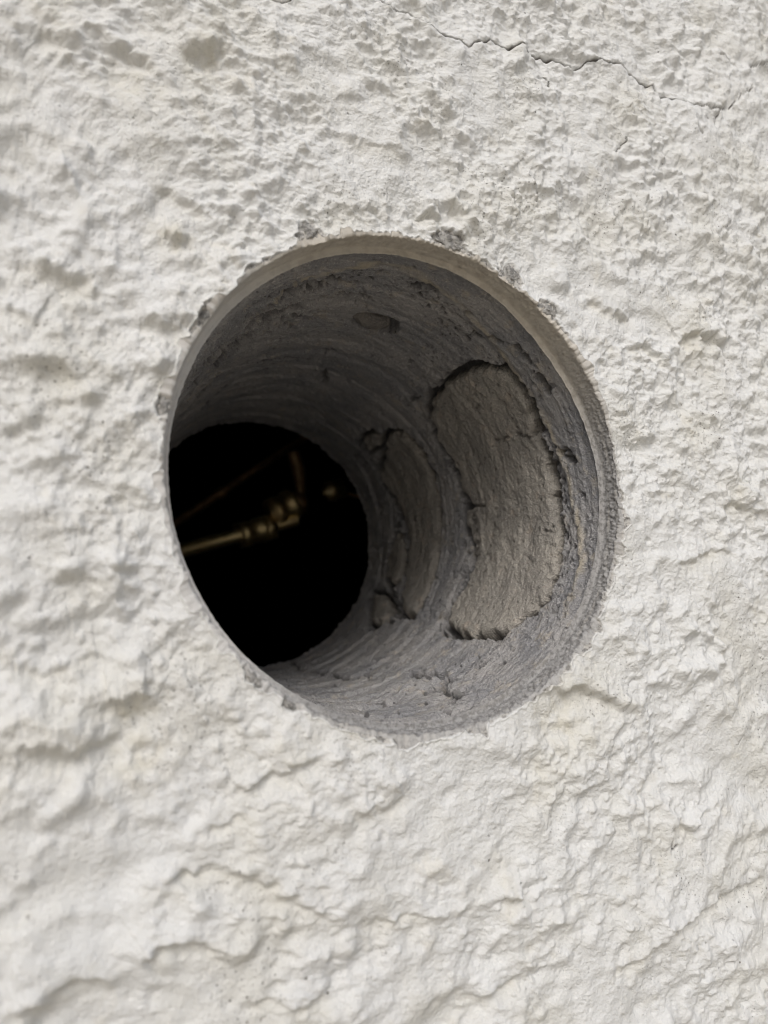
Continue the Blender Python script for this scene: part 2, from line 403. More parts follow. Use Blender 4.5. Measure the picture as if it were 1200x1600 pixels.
def wall_height(x, z, fine, mid):
    """metres proud of the plane; x, z metres from the hole centre"""
    X, Z = x * 1000, z * 1000
    wx = 3.0 * perlin2(X / 26, Z / 26, 40) + .5 * perlin2(X / 7, Z / 7, 41); wz = 3.0 * perlin2(X / 26, Z / 26, 44) + .5 * perlin2(X / 7, Z / 7, 45)
    Xw, Zw = X + wx, Z + wz
    h = 2.3 * perlin2(X / 75, Z / 75, 1) + 2.1 * mid * perlin2(Xw / 30, Zw / 24, 2)
    # thrown-on dabs with crisp lower edges, drawn out by the float along a slant
    ca, sa = math.cos(.38), math.sin(.38)
    U = Xw * ca + Zw * sa; V = -Xw * sa + Zw * ca
    for sc, am, sd_, th_ in ((32, .8, 5, .10), (17, .4, 6, .05)):
        q = perlin2(U / (sc * 1.5), V / sc, sd_); gate = ss(-.25, .3, perlin2(X / 45, Z / 45, sd_ + 80))
        h = h + mid * am * gate * (ss(th_ - .06, th_ + .10, q) - .35 * ss(.12, .6, q))
    h = h + fine * .8 * perlin2(Xw / 12, Zw / 10, 9)
    m1 = ss(-.35, .3, perlin2(X / 40, Z / 40, 12)); m2 = ss(-.4, .25, perlin2(X / 33, Z / 33, 13))
    # grains and blobs of the roughcast under many coats of paint
    b1 = perlin2(X / 5.6, Z / 4.9, 10); b2 = perlin2(X / 2.9, Z / 2.6, 11)
    b0 = perlin2(Xw / 9.5, Zw / 8.0, 18)
    h = h + fine ** .5 * 1.35 * (b0 + .8 * b0 * b0) * (.6 + .6 * m2)
    soft = 1 - .4 * ss(10, -60, Z)          # the lower part was floated smoother
    h = h + soft * fine * 1.05 * (b1 + .8 * b1 * b1) * (.35 + .9 * m1) + soft * fine * .55 * (b2 + .7 * b2 * b2) * (.35 + .9 * m2)
    m3 = ss(-.25, .35, perlin2(X / 28, Z / 28, 19))
    h = h + fine * 1.3 * m3 * domes(Xw / 11.0, Zw / 10.0, 24, .45, .2, .42, 2.6)
    h = h + fine * 1.5 * m1 * domes(Xw / 6.5, Zw / 6.0, 3, .4, .22, .5, 1.6)
    h = h + fine * 1.1 * m2 * domes(X / 3.1, Z / 2.9, 4, .45, .25, .52, 1.2)
    h = h - fine * 1.1 * domes(Xw / 9.0, Zw / 8.5, 26, .3, .2, .42, 2.0) - fine * .7 * domes(X / 5.0, Z / 5.0, 8, .3, .15, .42, 1.6)
    h = h - fine * 1.0 * domes(X / 3.4, Z / 3.4, 27, .16, .07, .17, 3.0)
    h = h + soft * fine * (.26 * perlin2(X / 1.5, Z / 1.35, 15) * (.4 + .9 * m1) + .10 * perlin2(X / .8, Z / .75, 17))
    return h / 1000

RO = rim_radius(TH)
# the finely modelled part reaches a little beyond what the photograph frames
quad = [np.array(on_wall(*p)) * 1.05 for p in ((0, 0), (1200, 0), (1200, 1600), (0, 1600))]
r_in = np.full(NT, 9.0)
for a, b in zip(quad, quad[1:] + quad[:1]):
    e_ = b - a; den = ct * e_[1] - st_ * e_[0]; r_ = (a[0] * e_[1] - a[1] * e_[0]) / np.where(np.abs(den) < 1e-9, 1e-9, den)
    P_ = r_[:, None] * np.stack([ct, st_], 1) - a; u_ = (P_ @ e_) / (e_ @ e_)
    ok = (r_ > 0) & (u_ > -1e-6) & (u_ < 1 + 1e-6); r_in = np.where(ok, np.minimum(r_in, r_), r_in)
r_in = np.where(r_in > 1, 0.2, r_in)
kk = np.ones(41) / 41; r_in = np.convolve(np.concatenate([r_in[-20:], r_in, r_in[:20]]), kk, 'valid')
NI = 560
g = np.linspace(0, 1, NI)
g = g * 0.9 + 0.1 * g ** 2
rings = [(RO * (1 - v) + r_in * v) for v in g]
HW_X, HW_ZT, HW_ZB = 3.0, 1.35, 1.45
with np.errstate(divide='ignore'):
    rect = np.minimum(HW_X / np.abs(ct), np.where(st_ > 0, HW_ZT / np.abs(st_), HW_ZB / np.abs(st_)))
NO = 160
for k in range(1, 149):
    rings.append(np.minimum(r_in + .0006 / .022 * (1.022 ** k - 1), rect * .9))
r_l = rings[-1]
for k in range(1, 13):
    rings.append(r_l * np.exp(k / 12 * np.log(rect / r_l)))
RG = np.array(rings)
XX = (RG * ct[None]).ravel(); ZZ = (RG * st_[None]).ravel(); RF = RG.ravel()
beyond = RF - np.tile(r_in, NI + NO)
fine = 1 - ss(.0, .11, beyond)
mid = 1 - ss(.08, .42, beyond)
H = wall_height(XX, ZZ, fine, mid)
far = ss(.5, 1.2, RF); H = H * (1 - far)
dirt_shade = np.zeros(len(XX), np.float32); stain = np.zeros(len(XX), np.float32)
for i, (pts, am, reach) in enumerate(LEDGES):
    P = smooth_line([on_wall(*p) for p in pts], .12, 4, i + 50)
    P = P + 0.0004 * np.random.RandomState(i).randn(*P.shape)
    m, d, s, al = seg_dist(XX, ZZ, P, reach * 0.004)
    if len(m) == 0: continue
    jit = 0.0007 * perlin2(XX[m] * 400, ZZ[m] * 400, 60)
    s = s + jit; wr = reach / 1000
    taper = np.clip(np.minimum(al, 1 - al) * 5, 0, 1) ** .7 * (np.abs(s) / (d + 1e-9) > -1)
    fall = np.exp(-(d / wr) ** 1.5)
    up = np.where(s > 0, 1.0, -0.75)
    edge = np.tanh(s / 0.0007)
    am = am * 1.35; H[m] += am / 1000 * taper * fall * (0.5 + 0.5 * edge) * .75 - am / 1000 * taper * np.exp(-(d / (wr * .6)) ** 1.5) * (0.5 - 0.5 * edge) * .6
    stain[m] = np.maximum(stain[m], taper * np.exp(-(d / (wr * .7)) ** 2) * (0.5 - 0.5 * edge) * .18)
for i, (px, py, rad, am) in enumerate(LUMPS):
    x0, z0 = on_wall(px, py); rad = rad / 1000
    m = np.nonzero((np.abs(XX - x0) < rad * 2) & (np.abs(ZZ - z0) < rad * 2))[0]
    dx = XX[m] - x0 + .2 * rad * perlin2(XX[m] / rad * .9, ZZ[m] / rad * .9, i); dz = ZZ[m] - z0 + .2 * rad * perlin2(XX[m] / rad * .9, ZZ[m] / rad * .9, i + 5)
    d2 = (dx * dx + dz * dz * 1.3) / (rad * rad)
    H[m] += am / 1000 * (1 - ss(0.1, 1.5, d2)) * .9
# smoother, slightly recessed skin right beside the rim so that the edge reads clean
rimz = np.exp(-((RF - np.tile(RO, NI + NO)) / 0.0035) ** 2)
H = H * (1 - .55 * rimz)
for i, (pts, hw) in enumerate(CRACK):
    P = smooth_line([on_wall(*p) for p in pts], .22, 4, i + 3)
    m, d, s, al = seg_dist(XX, ZZ, P, 0.004)
    if len(m) == 0: continue
    wv = hw / 1000 * np.clip(0.72 + .75 * perlin2(XX[m] * 130, ZZ[m] * 130, 70) + .35 * perlin2(XX[m] * 420, ZZ[m] * 420, 71), .5, 1.4)
    f = np.clip(1.15 - d / np.maximum(wv, 1e-5), 0, 1)
    H[m] -= 0.0016 * f + 0.00022 * np.exp(-(d / 0.0012) ** 2)
    dirt_shade[m] = np.maximum(dirt_shade[m], np.clip(f * 1.3, 0, .85))
    H[m] += .00035 * np.exp(-((d - .0013) / .0009) ** 2) * ss(0, .4, perlin2(XX[m] * 110, ZZ[m] * 110, 72))
raw = np.zeros(len(XX), np.float32)
mr = np.nonzero(RF < R + .012)[0]; xm, zm = XX[mr], ZZ[mr]; dr = RF[mr] - np.tile(RO, NI + NO)[mr]; am_ = np.arctan2(zm, xm)
broken = .9 * ss(.1, .5, perlin3(np.cos(am_) * 3.5, np.sin(am_) * 3.5, 0 * xm, 61))
broken = np.maximum(broken, (1 - ss(.35, .9, np.abs(am_ + .55))) * .8)
wid = -.0002 + .0024 * broken * (.45 + 1.1 * perlin2(xm * 300, zm * 300, 62)) + .0004 * perlin2(xm * 700, zm * 700, 63)
ff = ss(.0003, -.0003, dr - wid); raw[mr] = ff
H[mr] -= ff * (.0004 + .0003 * np.abs(perlin2(xm * 800, zm * 800, 64)))
lip = np.exp(-((dr - wid - .0005) / .0004) ** 2); H[mr] += .0003 * lip
for (px, py, mm, sq, k) in CHIPS:               # pieces knocked out round the aggregate
    x0, z0 = on_wall(px, py); a0 = math.atan2(z0, x0)
    m = np.nonzero((np.abs(XX - x0) < .009) & (np.abs(ZZ - z0) < .009))[0]
    dx, dz = XX[m] - x0, ZZ[m] - z0; u = dx * math.cos(a0) + dz * math.sin(a0); v = -dx * math.sin(a0) + dz * math.cos(a0)
    q = np.hypot(np.where(u < 0, .25 * u, u) / (mm * .00125 * sq), v / (mm * .00125 * (1 + .25 * (u < 0)))) + .35 * perlin2(XX[m] * 500, ZZ[m] * 500, k)
    f = ss(1.15, .9, q); raw[m] = np.maximum(raw[m], f)
    H[m] = H[m] * (1 - .5 * f) - f * .0009 + .00035 * np.exp(-((q - 1.3) / .2) ** 2)
# yellow grime gathered here and there
for (px, py, rad, am) in ((880, 1120, 14, .45), (450, 1190, 12, .3), (215, 1180, 9, .5), (130, 1140, 12, .3), (1085, 540, 8, .4), (210, 130, 10, .4), (320, 95, 8, .45), (90, 30, 8, .4), (270, 370, 6, .5), (205, 1115, 7, .55), (850, 1195, 9, .25), (240, 60, 8, .2), (30, 1180, 12, .2), (985, 165, 10, .2), (780, 1350, 6, .3)):
    x0, z0 = on_wall(px, py); rad = rad / 1000
    m = np.nonzero((np.abs(XX - x0) < rad * 2) & (np.abs(ZZ - z0) < rad * 2))[0]
    d2 = ((XX[m] - x0) ** 2 + (ZZ[m] - z0) ** 2) / rad ** 2
    stain[m] = np.maximum(stain[m], .6 * am * np.exp(-d2) * (1 + .8 * perlin2(XX[m] * 300, ZZ[m] * 300, 77)))
V = np.stack([XX, -H, ZZ], 1)
mesh_np('render_coat', V, grid_faces(NI + NO, NT, True), MR, wall, attrs={'dirt_shade': dirt_shade, 'stain': np.clip(stain, 0, 1), 'raw': raw, 'away': 1 - fine})
H0 = H[:NT]

# ------------------------------------------------------------------ cut edge of the render, then the bored masonry
RE = 0.990 * R                  # radius through the render
RB = 0.972 * R                  # radius through the masonry
def ledge_depth(th):            # where the render coat ends
    c, s = np.cos(th), np.sin(th)
    return 0.0078 + 0.0009 * perlin3(c * 2.2, s * 2.2, c * 0, 90) + 0.00035 * perlin3(c * 24, s * 24, c * 0, 92) + 0.002 * np.exp(-((th - .6) / .4) ** 2)
LD = ledge_depth(TH)
prof = []
NP = 26
for k in range(NP):
    v = k / (NP - 1)
    if v < .2:                                   # broken arris
        q = v / .2
        r = RO - (RO - RE) * (1 - (1 - q) ** 5); y = -H0 + (0.0013 + H0) * q ** 1.2
    elif v < .88:
        q = (v - .2) / .68
        r = RE + 0 * RO; y = 0.0013 + (LD - 0.0013) * q
    else:
        q = (v - .88) / .12
        r = RE + (RB - .0006 - RE) * q; y = LD + 0.0004 * q
    rough = perlin3(ct * 60, st_ * 60, y * 700, 7) * .00016 + perlin3(ct * 3, st_ * 3, y * 900, 6) * .00016
    coarse = np.maximum(1 - ss(math.radians(-10), math.radians(35), TH), .15) * ss(.85, .5, v)
    rough = rough + .00025 * perlin3(ct * 95, st_ * 95, y * 1300, 29) * ss(.9, .6, v)
    rough = rough + coarse * (.0007 * perlin3(ct * 34, st_ * 34, y * 480 + 7, 27) + .00045 * perlin3(ct * 80, st_ * 80, y * 1000, 28))
    rough = rough * (0 if k == 0 else 1)
    prof.append(np.stack([(r + rough) * ct, y, (r + rough) * st_], 1))
V = np.concatenate(prof)
thd = np.tile(TH, NP)
vv = np.repeat(np.arange(NP) / (NP - 1), NT)
beige = ss(math.radians(2), math.radians(48), thd) * 1.0
beige = np.maximum(beige, ss(math.radians(165), math.radians(175), np.abs(thd)) * .8) * (1 - .25 * np.abs(perlin3(np.cos(thd) * 6, np.sin(thd) * 6, vv * 3, 2)))
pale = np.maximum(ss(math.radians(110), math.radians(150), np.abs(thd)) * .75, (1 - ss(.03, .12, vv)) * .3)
mesh_np('render_edge', V, grid_faces(NP, NT, True), ME, wall, attrs={'beige': beige, 'pale': pale})

# bore coordinates: s = angle * RB, t = depth
def bore_pts(pts): return np.array([(lambda a: (a[0] * RB, a[1]))(in_bore(px, py, RB)) for px, py in pts])
STONES = [
    dict(o=[(668, 630), (690, 605), (712, 588), (738, 578), (768, 578), (792, 590), (812, 612), (826, 642), (832, 672), (850, 715), (858, 745), (866, 790), (871, 838), (864, 885), (852, 925), (842, 940), (815, 962), (790, 985), (752, 992), (715, 990), (700, 975), (695, 955), (708, 938), (728, 905), (737, 868), (733, 838), (724, 820), (722, 795), (735, 790), (716, 765), (712, 735), (700, 715), (683, 690), (672, 665)]),
    dict(o=[(603, 682), (624, 674), (645, 694), (663, 722), (675, 755), (683, 790), (685, 830), (681, 875), (668, 918), (652, 952), (633, 962), (622, 950), (628, 918), (632, 880), (637, 850), (632, 822), (622, 795), (611, 775), (597, 756), (592, 738), (597, 715)]),
    dict(o=[(617, 830), (628, 838), (631, 866), (624, 897), (612, 914), (601, 905), (603, 875), (611, 848)]),
    dict(o=[(578, 924), (598, 926), (611, 947), (602, 960), (592, 974), (577, 970)]),
    dict(o=[(566, 686), (582, 678), (594, 684), (592, 700), (580, 707), (566, 702)]),
]
def in_poly(x, z, P):
    ins = np.zeros(len(x), bool); j = len(P) - 1
    for i in range(len(P)):
        xi, zi = P[i]; xj, zj = P[j]
        c = ((zi > z) != (zj > z)) & (x < (xj - xi) * (z - zi) / (zj - zi + 1e-15) + xi)
        ins ^= c; j = i
    return ins
def poly_sd(x, z, P):           # + inside
    Pc = np.vstack([P, P[:1]]); out = np.full(len(x), -1.0)
    reach = 0.012
    lo, hi = P.min(0) - reach, P.max(0) + reach
    m = np.nonzero((x > lo[0]) & (x < hi[0]) & (z > lo[1]) & (z < hi[1]))[0]
    best = np.full(len(m), 1e9); px, pz = x[m], z[m]
    for a, b in zip(Pc[:-1], Pc[1:]):
        e = b - a; t = np.clip(((px - a[0]) * e[0] + (pz - a[1]) * e[1]) / (e @ e + 1e-14), 0, 1)
        best = np.minimum(best, np.hypot(px - a[0] - t * e[0], pz - a[1] - t * e[1]))
    out[m] = np.where(in_poly(px, pz, P), best, -best)
    return out
for k, d in enumerate(STONES):
    d['p'] = smooth_line(np.vstack([bore_pts(d['o']), bore_pts(d['o'])[:1]]), .14, 4, k + 9)[:-1]

NB, NTB = 760, 430
dens = 1 + 1.7 * ss(-math.radians(110), -math.radians(75), tt) * (1 - ss(math.radians(125), math.radians(150), tt))
cum = np.concatenate([[0], np.cumsum((dens[1:] + dens[:-1]) / 2)]); cum /= cum[-1]
TB = np.interp(np.arange(NB) / NB, cum, tt)
e = np.linspace(0, 1, NTB); e = e * .6 + .4 * e ** 2
ldb = ledge_depth(TB)
TG = (ldb[None] + 0.0002) * (1 - e[:, None]) + T * e[:, None]
TH2 = np.tile(TB, NTB); t2 = TG.ravel(); s2 = TH2 * RB
c2, z2 = np.cos(TH2) * RB * 1000, np.sin(TH2) * RB * 1000; m2 = t2 * 1000

GROOVES = [  # polyline in the photograph, depth mm, half width mm
    ([(285, 640), (315, 590), (345, 552), (378, 525), (400, 512), (430, 505), (470, 500), (505, 497)], 2.6, 1.5),
    ([(275, 665), (310, 625), (335, 600)], 1.5, 1.6), ([(330, 585), (365, 545), (400, 520)], 2.4, 2.6),
    ([(400, 480), (440, 470), (475, 450), (520, 445), (565, 447)], 1.2, 1.0), ([(500, 452), (520, 440), (535, 446)], 1.5, 1.2), ([(470, 462), (500, 455)], 1.4, 1.4),
    ([(380, 505), (410, 490), (445, 470)], 1.2, .9), ([(525, 468), (560, 466), (580, 470)], 1.6, 1.2), ([(485, 458), (505, 452)], 2.2, 1.2),
    ([(640, 448), (668, 452), (684, 460)], 1.6, 1.5), ([(672, 458), (684, 457)], 3.0, 1.3), ([(730, 440), (742, 444)], 2.4, 1.2),
    ([(668, 626), (690, 600), (716, 583), (742, 572), (760, 571)], 2.5, 1.3), ([(812, 612), (828, 640), (836, 672), (838, 690)], 3.2, 1.6),
    ([(838, 690), (862, 745), (872, 800)], 1.6, .9), ([(688, 985), (700, 992), (716, 992)], 3.5, 1.8), ([(700, 965), (690, 978)], 3, 2),
    ([(735, 838), (742, 868), (738, 900), (722, 928)], 3.0, 2.2), ([(715, 765), (722, 780)], 2.6, 2.0), ([(680, 690), (700, 722), (714, 752)], 1.8, 1.4),
    ([(668, 655), (664, 640), (668, 626)], 2.0, 1.3), ([(780, 690), (792, 683)], 1.5, 1),
    ([(582, 696), (594, 712), (592, 735), (600, 765)], 3.2, 2.6), ([(600, 765), (618, 790), (622, 815), (614, 832)], 3.0, 2.2), ([(602, 905), (612, 925), (618, 955), (628, 966)], 3.0, 2.2),
    ([(570, 982), (584, 981)], 2.5, 1.1), ([(600, 960), (615, 968)], 3.0, 2.0), ([(558, 696), (570, 690)], 2, 1.8), ([(660, 860), (664, 900), (655, 925)], 1.2, 1.2),
    ([(660, 1052), (672, 1054), (680, 1062), (690, 1060)], 2.2, 1.6), ([(700, 1062), (706, 1070)], 2.4, 1.6), ([(565, 1050), (580, 1054)], 2.2, 1.8), ([(640, 1048), (665, 1060), (700, 1056)], 2.6, 2.4), ([(660, 1082), (690, 1074), (712, 1082)], 2.2, 1.6), ([(430, 1030), (520, 1050), (600, 1058)], 1.0, 1.4), ([(745, 1040), (765, 1030)], 1.6, 1.2), ([(540, 1096), (620, 1098)], .8, .8), ([(820, 960), (850, 935)], 2.0, 1.3), ([(704, 1092), (706, 1098)], 2, 1.2),
    ([(845, 595), (852, 612)], 1.8, 1.4), ([(915, 655), (925, 680)], 1.8, 1.6), ([(870, 700), (880, 715), (895, 722)], 1.8, 1.0), ([(878, 700), (888, 712), (893, 730)], 2.0, 1.2),
    ([(640, 630), (655, 622)], 1.2, 1), ([(634, 565), (650, 572)], 1.6, 1.3), ([(905, 770), (912, 780)], 1, .8), ([(832, 582), (848, 600), (860, 622)], 1.3, 1.6),
    ([(795, 535), (812, 552), (826, 572)], 1.3, 1.0), ([(810, 545), (814, 556)], 2.0, 1.2), ([(874, 765), (878, 774)], 1.2, 1), ([(938, 850), (944, 862)], 1.6, 1.2), ([(848, 802), (850, 812)], 1, .8),
    ([(760, 528), (785, 535)], 1.0, .8), ([(720, 490), (736, 492)], 1.0, .8), ([(380, 572), (440, 562), (470, 560)], 1.0, 1.2), ([(300, 655), (340, 615), (360, 600)], 1.2, 1.5), ([(820, 870), (823, 880)], 1, .8),
    ([(620, 730), (618, 745), (624, 758)], 1.0, 1.0), ([(508, 555), (520, 548)], .8, 1), ([(500, 600), (512, 580)], .8, 1.2),
]
def bore_profile(s, t, c, z, m, ss_=1.0):
    """mm outwards (into the masonry)"""
    d = 0.30 * perlin3(c / 26, z / 26, m / 14, 1) + .16 * perlin3(c / 9, z / 9, m / 6, 2)
    # rings left by the core bit
    d = d + .42 * perlin3(c / 60, z / 60, m / 2.6, 3) + .16 * perlin3(c / 45, z / 45, m / 1.1, 4) + .5 * perlin3(c / 80, z / 80, m / 9, 5)
    q = (m + 5 * perlin3(c / 40, z / 40, m / 30, 61) + .8 * perlin3(c / 7, z / 7, m / 7, 62)) / 17.0; q = q - np.floor(q)
    d = d + (1.5 * q ** 2 - 1.5 * ss(.93, 1.0, q)) * (.4 + ss(-.3, .4, perlin3(c / 35, z / 35, m / 20, 63)))
    # crumbly where the mortar is coarse
    cr = .25 + ss(-.15, .3, perlin3(c / 22, z / 22, m / 18, 8)) * 1.2; d = d + cr * (1.0 * np.abs(perlin3(c / 4.2, z / 4.2, m / 3.2, 11)) + .6 * np.abs(perlin3(c / 2, z / 2, m / 1.6, 12)))
    d = d + .2 * perlin3(c / 2.2, z / 2.2, m / 1.8, 6) + .08 * np.abs(perlin3(c / 1.1, z / 1.1, m / 1.1, 7))
    return d
D = bore_profile(s2, t2, c2, z2, m2)
dirt_shade = np.zeros(len(D))  # painted shade: darkens blow holes, grooves, torn patch and sockets
# step between the first mortar band and the coarser masonry behind it
line = [in_bore(px, py, RB) for px, py in ((330, 600), (400, 500), (470, 445), (540, 425), (600, 422), (660, 440), (720, 488), (800, 590), (845, 660), (872, 720), (892, 790), (903, 860), (890, 930))]
la = np.array(sorted(line)); bt = np.interp(TH2, la[:, 0], la[:, 1]) + .0007 * perlin3(c2 / 6, z2 / 6, c2 * 0, 9) + .0004 * perlin3(c2 / 2, z2 / 2, c2 * 0, 19)
vis = ss(-.75, -.4, TH2) * (1 - ss(2.5, 2.8, TH2))
D += vis * (.55 * ss(-.0003, .0006, t2 - bt) * np.exp(-np.clip(t2 - bt, 0, 1) / .03) - .35 * np.exp(-((t2 - bt + .0012) / .0012) ** 2))
lit_edge = vis * 1.0 * np.exp(-((t2 - bt + .0016) / .0014) ** 2) * np.clip(.6 + perlin3(c2 / 8, z2 / 8, m2 / 2, 44), 0, 1)  # painted highlight along the edge of the step
lq = t2 - ldb[None].repeat(NTB, 0).ravel(); lit_edge = np.maximum(lit_edge, .5 * np.exp(-(lq / .0012) ** 2))
# row of blow holes behind it
wm = np.exp(-((t2 - bt - .0065) / .0055) ** 2) * vis
wjs = s2 + .0009 * perlin2(s2 * 400, t2 * 400, 5); wjt = t2 + .0009 * perlin2(s2 * 400, t2 * 400, 6)
pit = np.maximum(1.2 * domes(wjs / .0048, wjt / .0036, 21, .55, .15, .42, 1.0), .8 * domes(wjs / .0019, wjt / .0017, 22, .5, .15, .45, 1.0))
D += wm * pit * 8.5; dirt_shade = np.maximum(dirt_shade, np.clip(wm * pit * 6, 0, .92))
sc_ = ss(-.1, .5, perlin3(c2 / 20, z2 / 20, m2 / 8, 14)) * pit; D += sc_ * 2.2; dirt_shade = np.maximum(dirt_shade, np.clip(sc_ * 2.2, 0, .6))
pit = domes(s2 / .007, t2 / .007, 23, .22, .08, .2, 1.0); D += pit * 6; dirt_shade = np.maximum(dirt_shade, np.clip(pit * 4, 0, .5))
# coarse torn patch on the upper left
rg = ss(1.6, 1.9, TH2) * (1 - ss(2.75, 3.0, TH2)) * ss(.018, .028, t2) * (1 - ss(.06, .085, t2))
D += rg * (4.6 * np.abs(perlin3(c2 / 7, z2 / 7, m2 / 3.2, 15)) + 1.8 * np.abs(perlin3(c2 / 3, z2 / 3, m2 / 1.8, 16))) - rg * .6; dirt_shade = np.maximum(dirt_shade, rg * .6 * ss(.25, .5, np.abs(perlin3(c2 / 7, z2 / 7, m2 / 3.2, 15))))
for i, (pts, dep, hw) in enumerate(GROOVES):
    P = smooth_line(bore_pts(pts), .2, 3, i)
    far_ = P[:, 1].mean()
    m, d, s, al = seg_dist(s2, t2, P, .009)
    if len(m) == 0: continue
    d = np.abs(s + .0009 * perlin2(s2[m] * 330, t2[m] * 330, i + 7) + .0004 * perlin2(s2[m] * 900, t2[m] * 900, i + 8))
    wv = hw / 1000 * np.clip(.85 + 1.1 * perlin2(s2[m] * 260, t2[m] * 260, i) + .5 * perlin2(s2[m] * 700, t2[m] * 700, i + 3), .12, 2) * np.clip(.25 + 3 * np.minimum(al, 1 - al), 0, 1)
    f = np.exp(-(d / np.maximum(wv * 1.35, 1.2e-4)) ** 2.5)
    D[m] = D[m] + 1.5 * dep * f; dirt_shade[m] = np.maximum(dirt_shade[m], f * .85)
# lumpy broken mortar round the stones
near = np.full(len(D), -1.0)
for dct in STONES: near = np.maximum(near, poly_sd(s2, t2, dct['p']))
nb_ = np.exp(-(np.clip(-near, 0, 1) / .007) ** 2)
lm = perlin3(c2 / 6.5, z2 / 6.5, m2 / 6, 64); D += nb_ * (2.2 * np.abs(lm) * 1.3 + .9 * np.abs(perlin3(c2 / 2.6, z2 / 2.6, m2 / 2.4, 65)) - .5)
dirt_shade = np.maximum(dirt_shade, nb_ * ss(.3, .6, np.abs(lm)) * .6)
# sockets for the stones
for k, dct in enumerate(STONES):
    sd_ = poly_sd(s2, t2, dct['p']) + .0005 * perlin2(s2 * 500, t2 * 500, 3) + .0011 * perlin2(s2 * 210, t2 * 210, 9 + k)
    sd_ = sd_ + .0017 + .0018 * np.clip(perlin2(s2 * 120, t2 * 120, 14 + k), -.3, 1); f = ss(-.0010, .0002, sd_)
    D = D * (1 - f) + (6.5 + .3 * D) * f
    dirt_shade = np.maximum(dirt_shade, ss(-.0012, .0004, sd_) * .9)
# pebble socket
pa, pt = in_bore(583, 506, RB); psd = np.hypot((s2 - pa * RB + .0012) / .0092, (t2 - pt) / .0078) + .12 * perlin2(s2 * 300, t2 * 300, 12)
f = 1 - ss(.92, 1.12, psd); D = D + 4.5 * f; dirt_shade = np.maximum(dirt_shade, f * .6)
# crumbly heap of mortar at the bottom
x0, y0 = in_bore(650, 1075, RB)
d2 = ((s2 - x0 * RB) / .020) ** 2 + ((t2 - y0) / .022) ** 2
D -= 2.4 * np.exp(-d2 * 1.6) * (.6 + 1.3 * perlin3(c2 / 5, z2 / 5, m2 / 4, 30))
fade = ss(0, .0008, t2 - ldb[None].repeat(NTB, 0).ravel())
rough_end = ss(T - .014, T, t2) * (1.3 * perlin3(c2 / 6, z2 / 6, m2 / 6, 33) + .7 * perlin3(c2 / 2.5, z2 / 2.5, m2 / 3, 34))
RRR = RB + (D * fade + rough_end) / 1000
V = np.stack([RRR * np.cos(TH2), t2, RRR * np.sin(TH2)], 1)
mesh_np('bored_masonry', V, grid_faces(NTB, NB, True), MC, wall, attrs={'dirt_shade': dirt_shade, 'lit_edge': lit_edge})

